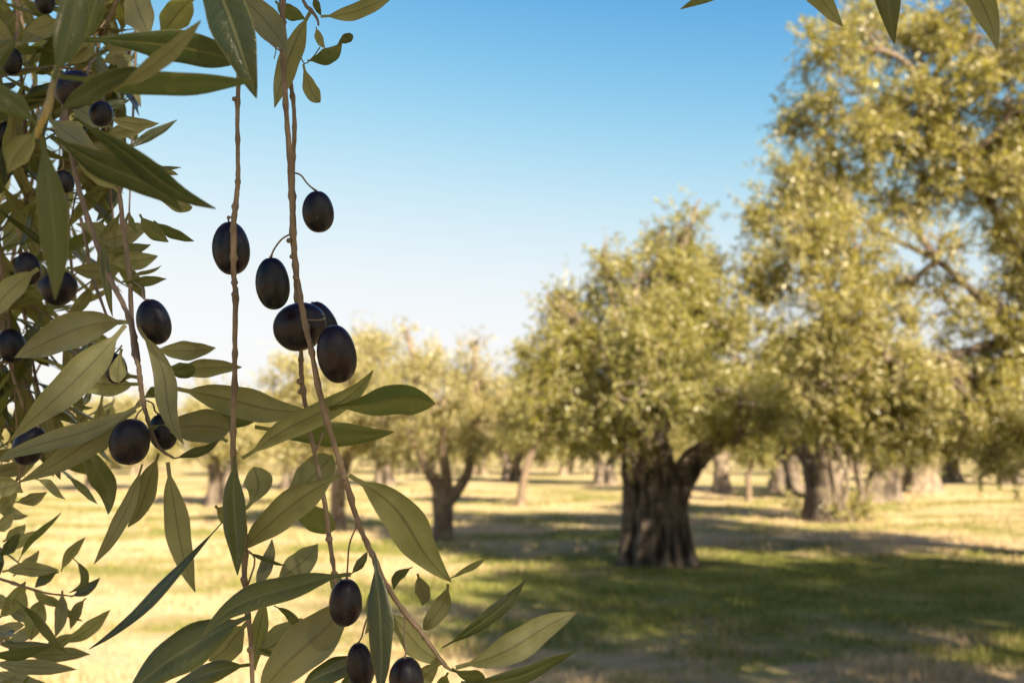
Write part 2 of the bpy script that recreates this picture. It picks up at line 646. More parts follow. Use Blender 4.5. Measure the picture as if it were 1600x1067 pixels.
# ---- main hanging twig with the olive cluster
B = branch('long brown twig hanging through the olive cluster down to the bottom edge', 443, -40, 0.45)
tb = Tubes()
add_twig(tb, [(445, -60, .45, 11), (442, 0, .45, 11), (441, 40, .45, 10), (442, 87, .45, 12), (446, 157, .45, 9), (451, 223, .45, 10), (455, 280, .45, 12),
              (457, 330, .45, 12), (458, 372, .45, 12), (462, 417, .45, 10), (470, 470, .448, 11), (478, 510, .447, 11), (488, 555, .446, 10), (498, 607, .447, 11),
              (509, 650, .448, 12), (525, 704, .45, 10), (538, 745, .452, 12), (556, 805, .455, 10), (569, 840, .455, 10), (582, 866, .456, 11),
              (603, 913, .457, 9), (635, 960, .458, 9), (659, 989, .459, 8), (695, 1039, .46, 6), (715, 1050, .462, 4)])
for x, y, r in ((451, 376, 4), (456, 401, 4), (462, 433, 5), (509, 640, 5), (452, 265, 3), (538, 745, 5), (581, 866, 5)):
    tb.ball(at(x, y, .448), r * .45 / FPX)
finish_twigs(tb, B)
pleaf(B, 515, 638, 680, 632, 46, 'T', .45, -.015, -10, 32, shape=1, fold=.45, curl=.1)
pleaf(B, 545, 742, 705, 908, 56, 'U', .452, .02, -12, 8)
pleaf(B, 533, 742, 385, 852, 46, 'U', .452, .03, 8, -12)
pleaf(B, 585, 868, 592, 1090, 37, 'T', .452, -.02, -6, 10, fold=.3)
pleaf(B, 548, 897, 316, 994, 38, 'T', .448, -.012, 22, 18, fold=.3)
pleaf(B, 600, 950, 694, 1036, 40, 'U', .462, .03, 6, -14)
pleaf(B, 645, 886, 615, 922, 15, 'T', .46, .01, 8)
pleaf(B, 700, 912, 660, 984, 27, 'U', .462, .02, -8, 20)
pleaf(B, 652, 896, 660, 948, 22, 'U', .465, .03, -4)
pleaf(B, 700, 905, 770, 864, 9, 'T', .465, .03, 3, 50)
pleaf(B, 690, 1012, 820, 905, 20, 'T', .462, .02, 10, 40, twist=1.2)
pleaf(B, 712, 1043, 900, 955, 43, 'U', .462, .02, 8, 10)
pleaf(B, 720, 1066, 902, 1020, 26, 'T', .46, .015, 14, 25)
pleaf(B, 706, 1044, 758, 1064, 20, 'T', .46, .0, 2, 30, shape=1)
pleaf(B, 548, 897, 574, 862, 13, 'T', .458, .0, 2)
pleaf(B, 690, 1035, 640, 1085, 26, 'U', .468, .01, 3)
pleaf(B, 603, 905, 570, 990, 24, 'U', .475, .02, 3)
pleaf(B, 560, 930, 410, 1085, 66, 'U', .47, .01, 4, 10, shape=0)
pleaf(B, 575, 1025, 470, 1075, 34, 'T', .475, .0, 4, 10)
pleaf(B, 600, 1040, 520, 1085, 30, 'T', .475, .0, 4, 10)
pleaf(B, 700, 1050, 690, 1100, 22, 'T', .47, .0, 4)

# ---- bare twig left of it
B = branch('thin bare twig hanging in front of a single olive left of the cluster', 383, -40, 0.47)
tb = Tubes()
add_twig(tb, [(392, -60, .47, 11), (386, 0, .47, 11), (379, 60, .47, 11), (372, 140, .47, 8), (371, 200, .47, 8), (372, 270, .47, 8), (370, 305, .47, 9), (365, 347, .469, 11),
              (365, 390, .469, 11), (365, 428, .47, 10), (368, 462, .47, 10), (367, 540, .47, 9), (366, 607, .47, 10), (364, 680, .47, 10), (366, 730, .472, 10), (376, 790, .473, 10), (382, 830, .473, 11),
              (382, 900, .473, 10), (386, 945, .473, 9), (392, 1010, .473, 9), (395, 1090, .473, 8)])
for x, y, r in ((366, 155, 4), (357, 340, 3), (367, 460, 6), (381, 905, 6), (390, 1015, 5)):
    tb.ball(at(x, y, .469), r * .47 / FPX)
add_twig(tb, [(383, 925, .473, 4), (398, 880, .47, 3), (393, 865, .47, 3), (384, 858, .473, 3)], 0)
finish_twigs(tb, B)
pleaf(B, 367, 712, 375, 896, 33, 'T', .462, -.005, 4, 14, fold=.4, twist=.4)
pleaf(B, 378, 716, 584, 577, 36, 'U', .47, -.03, 6, 12)
pleaf(B, 383, 795, 396, 728, 40, 'U', .49, .02, 14, -10, shape=1)
pleaf(B, 350, 812, 137, 1013, 15, 'T', .462, -.02, -10, 52, twist=.6)
pleaf(B, 392, 962, 195, 1090, 60, 'T', .462, -.01, 12, 16)
pleaf(B, 386, 972, 326, 1032, 44, 'U', .485, .02, -4)
pleaf(B, 390, 1038, 262, 1072, 30, 'T', .475, .01, 4, 14)
pleaf(B, 384, 862, 450, 884, 7, 'T', .475, .01, 2, 50)
pleaf(B, 398, 1010, 440, 1024, 6, 'T', .475, .01, 2, 50)
pleaf(B, 398, 925, 424, 846, 20, 'U', .49, .03, 4)
pleaf(B, 416, 930, 400, 1043, 25, 'U', .485, .02, 4)
pleaf(B, 394, 1022, 472, 966, 44, 'U', .49, .02, 8)
pleaf(B, 428, 946, 478, 990, 12, 'T', .48, 0, -4, 40)
pleaf(B, 336, 790, 374, 815, 26, 'U', .50, .02, 3)

# ---- twig running just behind
B = branch('darker twig hanging just behind the olive cluster with one long green leaf', 440, -40, 0.49)
tb = Tubes()
add_twig(tb, [(436, -60, .475, 10), (442, 30, .475, 9), (449, 100, .475, 9), (458, 157, .475, 8), (460, 205, .475, 8), (458, 260, .48, 8), (458, 330, .485, 8), (460, 400, .49, 8), (464, 470, .49, 9), (470, 546, .49, 8), (471, 586, .49, 9), (480, 651, .49, 8),
              (491, 704, .49, 8), (508, 790, .49, 9), (514, 837, .49, 9), (522, 892, .49, 7), (528, 950, .49, 5)])
for x, y, r in ((468, 596, 5), (469, 612, 4.4), (514, 842, 6)):
    tb.ball(at(x, y, .488), r * .49 / FPX)
add_twig(tb, [(504, 676, .49, 5), (500, 690, .49, 4), (493, 706, .49, 4)], 0)
finish_twigs(tb, B)
pleaf(B, 398, 667, 617, 672, 36, 'T', .497, .0, 8, 14)
pleaf(B, 425, 795, 517, 712, 50, 'U', .495, .02, 6, 8, shape=1)
pleaf(B, 430, 790, 524, 828, 36, 'T', .50, .01, -6, 10, shape=1)
pleaf(B, 428, 908, 496, 850, 38, 'U', .51, .03, 6, 6)
pleaf(B, 520, 880, 560, 960, 24, 'U', .505, .02, 6)

# ---- sprig at the top of the cluster twig
B = branch('small leafy sprig against the sky at the top of the twigs', 476, -30, 0.46)
tb = Tubes()
add_twig(tb, [(466, -40, .46, 7), (474, 2, .46, 6), (485, 16, .46, 7), (495, 28, .46, 5), (498, 40, .46, 4)])
add_twig(tb, [(350, -20, .465, 3), (375, 24, .465, 3), (400, 48, .465, 2.6), (425, 70, .465, 3.4), (436, 79, .465, 3)], 0.2)
add_twig(tb, [(429, 70, .465, 2.6), (431, 80, .465, 2), (428, 92, .465, 2)], 0)
add_twig(tb, [(500, 74, .46, 2.4), (490, 88, .46, 2.2), (477, 100, .46, 2.4), (470, 90, .46, 2.2)], 0)
finish_twigs(tb, B)
pleaf(B, 485, 18, 428, 168, 32, 'U', .468, .0, 6, 26, fold=.5)
pleaf(B, 366, -14, 451, 84, 42, 'U', .455, -.01, -6, 10)
pleaf(B, 430, 2, 477, 30, 22, 'T', .47, .0, 4, 10)
pleaf(B, 501, 26, 618, -8, 24, 'U', .46, .02, 7, 10)
pleaf(B, 491, -8, 502, 25, 11, 'T', .46, 0, 2, 30)
pleaf(B, 494, 42, 509, 76, 12, 'U', .46, 0, 3, 20)
pleaf(B, 480, 95, 534, 70, 22, 'T', .458, -.005, 8, 26, twist=1.0)
pleaf(B, 526, 72, 552, 56, 14, 'T', .455, 0, -2, 20, shape=1)
pleaf(B, 474, 100, 500, 160, 22, 'U', .458, .0, 5, 10, shape=1)

# ---- leafy branch with the two low olives
B = branch('leafy olive branch fanning long pale leaves around two low olives at left', 120, 230, 0.5)
tb = Tubes()
add_twig(tb, [(92, 120, .54, 9), (115, 260, .52, 9), (137, 340, .51, 9), (170, 430, .50, 9), (200, 492, .49, 9), (211, 535, .485, 10), (216, 570, .48, 9), (221, 610, .48, 9), (229, 650, .48, 7), (248, 698, .48, 6), (272, 716, .48, 4)])
add_twig(tb, [(182, 250, .53, 9), (187, 310, .525, 9), (196, 380, .52, 9), (203, 440, .515, 9), (208, 540, .50, 8), (216, 570, .485, 7)])
add_twig(tb, [(126, 340, .56, 6), (136, 390, .56, 6), (143, 430, .56, 6), (168, 497, .55, 5)])
add_twig(tb, [(214, 632, .48, 5), (222, 622, .48, 5), (200, 650, .48, 4)], 0)
finish_twigs(tb, B)
pleaf(B, 205, 503, 28, 558, 52, 'U', .50, .02, 14, 8)
pleaf(B, 196, 508, 12, 690, 48, 'U', .475, -.02, -6, 8, shape=2)
pleaf(B, 240, 545, 335, 543, 28, 'U', .50, .03, 4)
pleaf(B, 250, 578, 304, 574, 24, 'T', .49, .0, 3, 18, shape=1)
pleaf(B, 258, 586, 376, 572, 26, 'U', .505, .02, -4)
pleaf(B, 216, 512, 286, 694, 30, 'U', .47, -.01, -8, 20, twist=.8)
pleaf(B, 272, 606, 482, 640, 46, 'U', .49, .02, 6, 8)
pleaf(B, 220, 632, -12, 722, 30, 'U', .47, -.02, -6, 12)
pleaf(B, 212, 640, 32, 754, 40, 'U', .475, -.01, -4, 10, shape=2)
pleaf(B, 124, 690, 168, 804, 32, 'T', .50, .0, -12, 24, fold=.4)
pleaf(B, 222, 725, 149, 880, 22, 'U', .48, .0, -8, 20)
pleaf(B, 248, 708, 200, 823, 30, 'U', .485, .01, -4, 10)
pleaf(B, 262, 722, 305, 925, 36, 'U', .48, .0, 6, 10)
pleaf(B, 236, 668, 360, 672, 50, 'U', .485, .01, -4, 8, shape=1)
pleaf(B, 272, 716, 342, 690, 14, 'T', .48, .0, 4, 30)
pleaf(B, 300, 655, 420, 640, 34, 'T', .51, .02, 6, 10)
pleaf(B, 355, 690, 300, 660, 30, 'U', .51, .02, 2, 10)
pleaf(B, 216, 600, 105, 606, 34, 'U', .505, .03, 3)
pleaf(B, 218, 590, 120, 560, 30, 'U', .51, .03, -3)
pleaf(B, 224, 622, 250, 608, 18, 'T', .48, .0, 0, 20, shape=1)
pleaf(B, 190, 545, 186, 598, 24, 'U', .49, .0, 3, 6, shape=1)
pleaf(B, 170, 640, 158, 712, 26, 'U', .505, .02, 2)
pleaf(B, 203, 432, 252, 415, 7, 'U', .51, .0, 2, 40)
pleaf(B, 190, 440, 262, 437, 16, 'T', .51, .02, 2, 20)
pleaf(B, 168, 410, 246, 400, 28, 'U', .52, .02, 3, 8)
pleaf(B, 168, 394, 234, 382, 18, 'T', .52, .02, 2, 12)
pleaf(B, 148, 376, 232, 354, 30, 'U', .53, .02, 3, 8)
pleaf(B, 104, 418, 186, 424, 22, 'U', .53, .02, 3, 8)
pleaf(B, 160, 365, 178, 495, 14, 'T', .50, .0, 4, 40)
pleaf(B, 218, 335, 263, 378, 22, 'T', .51, .0, 5, 18)
pleaf(B, 240, 345, 303, 378, 16, 'T', .51, .01, 4, 20)
pleaf(B, 203, 332, 215, 364, 8, 'T', .51, .0, 3, 20)
pleaf(B, 240, 300, 300, 323, 18, 'U', .51, .01, 6, 10, shape=1)
pleaf(B, 190, 330, 150, 420, 24, 'U', .54, .02, 2)
pleaf(B, 196, 380, 120, 350, 26, 'U', .55, .02, 2)

for a in ((150, 175, 203, 157, 14, 'T'), (168, 184, 248, 193, 19, 'U'), (160, 216, 227, 202, 21, 'U'), (196, 236, 276, 188, 14, 'T'), (128, 242, 182, 228, 16, 'U'),
          (140, 248, 192, 241, 14, 'T'), (78, 188, 156, 236, 42, 'U'), (188, 268, 252, 262, 20, 'U'), (192, 285, 262, 300, 18, 'T'), (185, 300, 120, 250, 26, 'U'), (176, 200, 110, 160, 30, 'U'),
          (206, 250, 276, 272, 16, 'U'), (210, 262, 279, 262, 8, 'T')):
    pleaf(B, *a, .53 + random.uniform(-.02, .02), random.uniform(-.02, .03), random.uniform(-5, 5))
for a in ((203, -25, 236, 57, 46, 'U'), (305, -4, 252, 52, 40, 'U'), (92, 28, 40, 48, 28, 'U'), (186, 2, 190, 50, 13, 'U'), (150, 55, 105, 100, 26, 'U'), (160, 75, 215, 60, 22, 'U'), (158, 100, 205, 88, 20, 'U'),
          (150, 110, 100, 160, 30, 'U'), (30, 70, 75, 20, 30, 'U'), (40, 170, 90, 130, 26, 'T')):
    pleaf(B, *a, .55 + random.uniform(-.02, .02), random.uniform(-.02, .03), random.uniform(-5, 5))

# ---- close, out-of-focus shoot
B = branch('blurred green shoot closest to the viewer with broad leaves radiating from one node', 75, 185, 0.31)
tb = Tubes()
add_twig(tb, [(160, -120, .33, 10), (120, 20, .32, 10), (88, 110, .31, 11), (74, 170, .305, 14), (62, 196, .305, 12), (58, 214, .31, 8)], 0.15)
finish_twigs(tb, B, M_SHOOT)
pleaf(B, 84, 125, 150, -45, 44, 'T', .305, .01, -6, 14)
pleaf(B, 58, 196, -40, 128, 34, 'T', .30, -.01, 6, 14)
pleaf(B, 86, 178, 232, 108, 32, 'T', .30, .012, -8, 30)
pleaf(B, 176, 142, 314, 33, 25, 'U', .305, .0, 8, 20)
pleaf(B, 112, 180, 334, 332, 30, 'T', .315, .02, 5, 30)
pleaf(B, 78, 212, 284, 332, 42, 'T', .32, .02, -5, 14)
pleaf(B, 64, 212, 84, 468, 42, 'T', .31, .0, -8, 12)
pleaf(B, 58, 204, 12, 270, 34, 'U', .315, .02, 4, 10)
pleaf(B, 92, 120, 402, 128, 36, 'T', .315, .025, 8, 16)
pleaf(B, 124, 62, 374, 98, 50, 'T', .35, .02, -10, 10, shape=1)
pleaf(B, 288, -110, 401, 154, 60, 'T', .355, .0, -12, 22, fold=.4)
pleaf(B, 30, 60, -40, 120, 30, 'T', .32, .0, 4)
pleaf(B, 60, 420, -30, 500, 34, 'U', .34, .0, 4)
pleaf(B, 170, -30, 128, 62, 28, 'T', .36, .0, 4)

# ---- low sprig with small narrow leaves at the left edge
B = branch('low sprig with small narrow leaves at the bottom left corner', -40, 890, 0.56)
tb = Tubes()
add_twig(tb, [(-90, 870, .56, 6), (-20, 897, .56, 5), (30, 914, .56, 5), (71, 926, .56, 4), (112, 931, .56, 3)])
add_twig(tb, [(-80, 960, .58, 6), (-30, 990, .58, 5), (40, 1015, .58, 3)])
add_twig(tb, [(-80, 800, .6, 6), (-10, 850, .6, 4), (30, 880, .6, 3)])
finish_twigs(tb, B)
for a in ((28, 878, 92, 803, 12, 'T', -6), (95, 893, 134, 838, 18, 'U', -4), (3, 893, 91, 890, 25, 'U', -3), (92, 893, 54, 918, 20, 'T', 4),
          (110, 932, 154, 902, 18, 'T', 4), (-4, 870, 30, 836, 20, 'T', 3), (4, 846, 39, 819, 22, 'U', 3), (-5, 968, 40, 907, 26, 'U', 4), (97, 922, 85, 996, 21, 'U', -4),
          (68, 932, 48, 1000, 32, 'U', 2), (72, 930, 129, 970, 12, 'T', 3), (134, 934, 110, 982, 18, 'U', 4), (92, 1006, 172, 954, 24, 'U', 6), (24, 937, 103, 1022, 15, 'T', -2),
          (-10, 978, 43, 976, 19, 'U', 4), (-12, 984, 22, 992, 24, 'T', 0), (-10, 1004, 80, 1008, 14, 'T', 3), (-20, 1020, 81, 1013, 21, 'T', 6), (40, 1026, 142, 1022, 25, 'U', -2),
          (-20, 1034, 121, 1046, 26, 'U', 2), (-20, 1080, 21, 1056, 16, 'T', 3), (30, 1075, 46, 1055, 6, 'T', 1), (-15, 765, 30, 755, 30, 'U', 2), (-10, 800, 26, 765, 26, 'U', 3),
          (55, 748, 103, 780, 16, 'U', -4), (104, 744, 152, 787, 13, 'T', -2), (22, 784, 74, 768, 21, 'U', 5), (-10, 830, 24, 800, 22, 'U', 3), (-12, 846, 6, 880, 20, 'T', 3), (-20, 930, 18, 946, 24, 'U', 2)):
    pleaf(B, a[0], a[1], a[2], a[3], a[4] * .86, a[5], .565 + random.uniform(-.02, .02), random.uniform(-.02, .02), a[6])
for a in ((20, 900, 60, 860, 16, 'U', 3), (40, 918, 30, 975, 18, 'U', 3), (0, 940, 60, 985, 20, 'U', -4), (-10, 915, -5, 850, 18, 'T', 2), (50, 920, 100, 950, 14, 'U', 3), (10, 1000, 70, 970, 20, 'U', 4),
          (0, 990, 46, 1046, 16, 'T', -3), (60, 1012, 118, 990, 18, 'U', 4), (-20, 1050, 70, 1066, 20, 'U', 3), (0, 860, 60, 828, 15, 'U', 3), (-10, 790, 44, 806, 18, 'U', 3), (-10, 740, 40, 770, 20, 'U', 3), (-14, 720, 20, 700, 22, 'U', 3)):
    pleaf(B, a[0], a[1], a[2], a[3], a[4], a[5], .6 + random.uniform(-.02, .02), random.uniform(-.02, .02), a[6])
pleaf(B, 114, 872, 107, 926, 12, 'T', .56, 0, -22, 20)

# ---- leaves reaching down from a branch above the frame
B = branch('four separate leaf tips dipping into the top right of the sky', 1300, -140, 0.5)
tb = Tubes()
add_twig(tb, [(1000, -190, .5, 10), (1150, -150, .5, 9), (1300, -120, .5, 8), (1420, -110, .5, 7), (1520, -125, .5, 5)])
finish_twigs(tb, B)
pleaf(B, 1215, -60, 1318, 41, 32, 'U', .5, .0, -8, 10)
pleaf(B, 1384, -112, 1394, 66, 36, 'T', .5, .0, 4, 12)
pleaf(B, 1470, -90, 1560, 78, 36, 'U', .5, .0, -12, 14, twist=.6)
pleaf(B, 1195, -40, 1064, 13, 20, 'T', .5, .0, 4, 14)
pleaf(B, 1300, -120, 1340, -190, 30, 'U', .5, .0, 4)
pleaf(B, 1150, -150, 1100, -230, 30, 'U', .5, .0, 4)

# ---- dense hanging twigs of the left edge
fills = [
    ('dense leafy twig hanging down the far left edge behind the blurred shoot', [(-30, -80, .62), (-10, 120, .60), (-5, 330, .58), (3, 450, .57), (8, 540, .56), (36, 638, .56)], 1, .9),
    ('leafy twig with a reddish stem hanging at the top left beside the blurred shoot', [(200, -80, .60), (178, 10, .60), (156, 60, .60), (152, 110, .60), (165, 200, .60), (172, 300, .60), (185, 420, .60)], 2, 1.0),
    ('leafy twig hanging between the left edge and the fanned pale leaves', [(30, -90, .64), (26, 40, .64), (38, 180, .63), (40, 330, .62), (30, 430, .61), (50, 560, .60), (70, 660, .60)], 3, .85),
    ('deeper leafy twig in the shade behind the left olives', [(110, -90, .72), (95, 80, .72), (100, 240, .71), (110, 400, .70), (120, 520, .70), (100, 640, .70)], 4, .5),
    ('deep shaded leafy twig close to the upper left corner', [(-10, -120, .78), (40, 60, .78), (60, 220, .77), (20, 400, .77), (-10, 560, .77)], 5, .55),
    ('short leafy twig hanging from the top edge over the upper left leaves', [(250, -110, .62), (235, -40, .62), (222, 20, .62), (200, 90, .61), (170, 150, .61)], 6, .9),
    ('leafy twig with a downward tangle of leaves under the left edge olives', [(-80, 420, .6), (-20, 520, .6), (40, 600, .6), (60, 680, .6), (20, 760, .6)], 7, .9),
    ('farthest leafy twig filling the gaps of the left foliage', [(150, -120, .9), (140, 60, .9), (120, 260, .88), (60, 400, .87), (130, 520, .87)], 8, .5),
]
for label, path, sd, dens in fills:
    rs = random.Random(sd * 31)
    B = branch(label, path[0][0], path[0][1], path[0][2])
    tb = Tubes()
    P, rad = add_twig(tb, [(x, y, d, 8 - 4 * i / len(path)) for i, (x, y, d) in enumerate(path)])
    # side shoots
    shoots = [(P, 1.0)]
    for k in range(7):
        i = int(len(P) * (0.12 + 0.12 * k))
        if i >= len(P) - 2:
            break
        p = P[i]
        dv = nrmz(np.array((rs.uniform(-1, 1), rs.uniform(-.5, .7), rs.uniform(-.9, .1))))
        ln = rs.uniform(.05, .10) * P[0][1] / .55
        e = p + dv * ln - CAM
        if 800 + FPX * np.dot(e, RGT) / np.dot(e, FWD) > 215:
            continue
        q = catmull(np.array([p, p + dv * ln * .5, p + dv * ln + np.array((0, 0, -ln * .3))]), 9)
        tb.add(q, np.linspace(.0010, .0004, 9), 6)
        shoots.append((q, .8))
    finish_twigs(tb, B)
    nl = 0
    for q, f in shoots:
        seglen = np.concatenate([[0], np.cumsum(np.linalg.norm(np.diff(q, axis=0), axis=1))])
        s = .012
        ph = rs.uniform(0, 6.28)
        while s < seglen[-1] and nl < 62 * dens:
            i = int(np.searchsorted(seglen, s))
            i = min(max(i, 1), len(q) - 1)
            p = q[i]
            t = nrmz(q[i] - q[i - 1])
            ph += 1.57 + rs.uniform(-.4, .4)
            for sg in (0, math.pi):
                a = ph + sg
                ref = np.cross(t, (0, 1, 0.1))
                ref = nrmz(ref)
                b2 = np.cross(t, ref)
                dv = nrmz(ref * math.cos(a) + b2 * math.sin(a) * .8 + t * rs.uniform(.25, .9))
                ln = rs.uniform(.048, .078) * f
                tip = p + dv * ln
                # keep the right-hand outline of the foliage as in the photograph
                v = tip - CAM
                dz = np.dot(v, FWD)
                px = 800 + FPX * np.dot(v, RGT) / dz
                py = 533.5 - FPX * np.dot(v, UPV) / dz
                lim = 235 if py < 480 else 190
                if px > lim or py > 770:
                    continue
                nn = nrmz(np.cross(dv, np.cross((rs.uniform(-.6, .6), rs.uniform(-.2, .2), 1), dv)))
                leaf(B, p, tip, np.array((0, 0, -ln * rs.uniform(-.02, .09))), ln * rs.uniform(.18, .27), nn,
                     twist=rs.uniform(-.7, .7), shape=rs.choice((0, 0, 0, 1)))
                nl += 1
            s += .021 / dens * rs.uniform(.8, 1.25)

# ------------------------------------------------------------------ olives
def olive(label, cx, cy, wpx, hpx, ang, d, stalk, tip=1):
    """one fruit; ang = tilt of the long axis from vertical in the picture (deg, clockwise)"""
    c = at(cx, cy, d)
    root = thing('olive', label, 'olive', c, 'ripe black olives on the foreground branches')
    a = R(ang)
    ax = nrmz(UPV * math.cos(a) + RGT * math.sin(a) + FWD * random.uniform(-.12, .12))
    sx = nrmz(np.cross(ax, FWD))
    sy = np.cross(ax, sx)
    rh, rw = hpx * d / FPX / 2, wpx * d / FPX / 2
    n, m = 22, 28
    th = np.linspace(-math.pi / 2, math.pi / 2, n)
    V = []
    ph = random.uniform(0, 6)
    for t in th:
        z = math.sin(t)
        r = math.cos(t) ** 0.92 if math.cos(t) > 1e-6 else 0
        r *= 1 - 0.05 * z
        if z > 0.985:
            z -= 0.05 * (z - .985) / .015
        for k in range(m):
            p = 2 * math.pi * k / m
            w2 = r * (1 + .015 * math.sin(2 * p + ph) + .012 * math.sin(3 * p + t * 3))
            V.append(ax * z * rh + (sx * math.cos(p) + sy * math.sin(p)) * w2 * rw)
    i, j = np.meshgrid(np.arange(n - 1), np.arange(m), indexing='ij')
    q = np.stack([i * m + j, i * m + (j + 1) % m, (i + 1) * m + (j + 1) % m, (i + 1) * m + j], -1).reshape(-1, 4)
    me = np_mesh('fruit', np.array(V), [q], [M_OLIVE])
    me.validate()
    link('fruit', me, root)
    t2 = Tubes()
    top = c + ax * rh * .97
    if stalk:
        pts = [at(x, y, dd) for x, y, dd in stalk] + [top]
    else:
        pts = [top + np.array((random.uniform(-.006, .006), random.uniform(-.002, .006), .012)), top + ax * .005, top]
    C = catmull(np.array(pts), 12)
    rr = np.full(12, .00042)
    rr[-1] = .0008
    rr[-2] = .00055
    t2.add(C, rr, 6)
    t2.v = [local(v, root) for v in t2.v]
    link('stalk', t2.mesh('stalk', M_TWIG), root)


olive('black olive half hidden behind the bare twig against the sky', 361, 388, 58, 84, -6, .482, [(364, 338, .47), (357, 342, .475)])
olive('highest olive of the cluster twig, hanging alone right of it on a curved stalk', 497, 331, 49, 65, -4, .45, [(459, 270, .45), (470, 274, .45), (481, 288, .45)])
olive('black olive hanging left of the cluster twig on a thin arched stalk', 426, 443, 52, 82, -4, .45, [(455, 365, .45), (440, 374, .45), (428, 390, .45)])
olive('dusty black olive lying sideways behind the cluster twig', 469, 510, 74, 84, 72, .468, [(478, 500, .45), (500, 500, .455)])
olive('black olive mostly hidden behind the sideways dusty olive', 503, 507, 46, 76, -24, .486, [(480, 480, .47), (486, 476, .478)])
olive('largest plump black olive at the lower right of the cluster', 526, 553, 61, 92, -8, .447, [(487, 543, .446), (500, 530, .446), (512, 512, .446)])
olive('black olive hanging under the long dark green leaf at bottom centre', 540, 941, 51, 75, 4, .456, [(556, 824, .455), (546, 850, .456), (543, 885, .456)])
olive('dark olive half hidden left of the upright green leaf at the bottom edge', 563, 1040, 42, 74, -6, .466, [(590, 930, .457), (572, 970, .462), (565, 995, .465)])
olive('shiny olive cut off by the bottom edge right of the upright green leaf', 635, 1060, 54, 68, -4, .45, [(633, 962, .457), (632, 990, .455), (634, 1015, .452)])
olive('glossy reddish black olive on the leafy branch below the fanned pale leaves', 203, 690, 60, 73, 14, .47, [(226, 636, .48), (216, 645, .478)])
olive('smaller olive peeping out behind the glossy one on the leafy branch', 254, 675, 42, 58, -12, .492, [(225, 625, .482), (238, 630, .486), (242, 642, .49)])
olive('black olive at the right end of the left foliage, above the pale leaf', 240, 503, 52, 73, -16, .478, [(208, 440, .51), (221, 450, .495), (224, 466, .483)])
olive('black olive crossed by a long pale leaf near the left edge', 46, 696, 48, 64, 24, .49, [(38, 638, .56), (56, 650, .52)])
olive('dark olive partly behind a small oval leaf at left', 181, 576, 34, 48, -6, .505, [(190, 540, .5), (184, 548, .505)])
olive('upper left one of two olives beside the tip of the blurred green leaf', 43, 420, 38, 52, -10, .55, [(20, 375, .57), (34, 385, .56)])
olive('lower right one of two olives beside the tip of the blurred green leaf', 92, 450, 54, 56, 50, .53, [(136, 400, .55), (125, 420, .54)])
olive('small dark olive high on the left just right of the blurred upright leaf', 100, 284, 30, 36, -10, .56, [(98, 250, .56), (99, 258, .56)])
olive('blurred dark olive behind the crossing green leaves at upper left', 116, 140, 56, 62, 40, .44, [(150, 90, .5), (140, 100, .46)])
olive('blurred olive under the yellow green crossing leaf at upper left', 158, 178, 36, 40, 10, .45, [(165, 140, .55), (162, 150, .47)])
olive('dark olive close to the left edge near the upper corner', 18, 96, 32, 42, 10, .55, [(26, 50, .6), (22, 62, .57)])
olive('olive cut by the top edge in the upper left foliage', 70, 2, 30, 40, 0, .55, [(60, -50, .6), (66, -35, .57)])
olive('reddish dark olive at the left edge beside the thick bare stem', 18, 540, 42, 54, -14, .55, [(6, 490, .565), (12, 500, .56)])
olive('dark olive at the left edge behind the palest blurred leaf', 10, 212, 34, 44, 10, .57, [(0, 170, .59), (4, 180, .58)])


# ------------------------------------------------------------------ ground
def build_ground():
    n = 160
    s = np.sinh(np.linspace(-1, 1, n) * 4.2)
    s = s / s.max() * 900
    X, Y = np.meshgrid(s, s + 12, indexing='xy')
    Z = 0.03 * np.sin(X * 0.7 + 1) * np.cos(Y * 0.6) * np.exp(-((X / 60) ** 2 + (Y / 60) ** 2)) - 0.02
    V = np.stack([X, Y, Z], -1).reshape(-1, 3)
    i, j = np.meshgrid(np.arange(n - 1), np.arange(n - 1), indexing='ij')
    q = np.stack([i * n + j, i * n + j + 1, (i + 1) * n + j + 1, (i + 1) * n + j], -1).reshape(-1, 4)
    o = link('ground', np_mesh('ground', V, [q], [M_GROUND]))
    o['kind'] = 'structure'


build_ground()


def build_grass():
    N = 260000
    y = 5.5 + 34 * rng.random(N) ** 1.7
    x = (rng.random(N) * 2 - 1) * (0.56 * y + 1.5)
    keep = np.ones(N, bool)
    # clumpiness
    cl = np.sin(x * 3.1 + 1.3 * np.sin(y * 2.3)) * np.sin(y * 3.7 + 1.1 * np.sin(x * 1.9))
    keep &= rng.random(N) < 0.62 + 0.38 * cl
    x, y = x[keep], y[keep]
    N = len(x)
    cl = cl[keep]
    h = rng.uniform(.025, .085, N) * (1 + .7 * cl)
    wd = rng.uniform(.003, .007, N) * (1 + y / 18)
    a = rng.uniform(0, 6.283, N)
    lean = rng.uniform(0, .8, N) * h
    la = rng.uniform(0, 6.283, N)
    z0 = 0.03 * np.sin(x * 0.7 + 1) * np.cos(y * 0.6) - 0.03
    b0 = np.stack([x - np.cos(a) * wd, y - np.sin(a) * wd, z0], -1)
    b1 = np.stack([x + np.cos(a) * wd, y + np.sin(a) * wd, z0], -1)
    tp = np.stack([x + np.cos(la) * lean, y + np.sin(la) * lean, z0 + h + .01], -1)
    V = np.stack([b0, b1, tp], 1).reshape(-1, 3)
    f = np.arange(3 * N).reshape(-1, 3)
    o = link('grass', np_mesh('grass', V, [f], [M_GRASS], smooth=False))
    o['label'] = 'short dry and green grass covering the orchard floor'
    o['category'] = 'grass'
    o['kind'] = 'stuff'


build_grass()


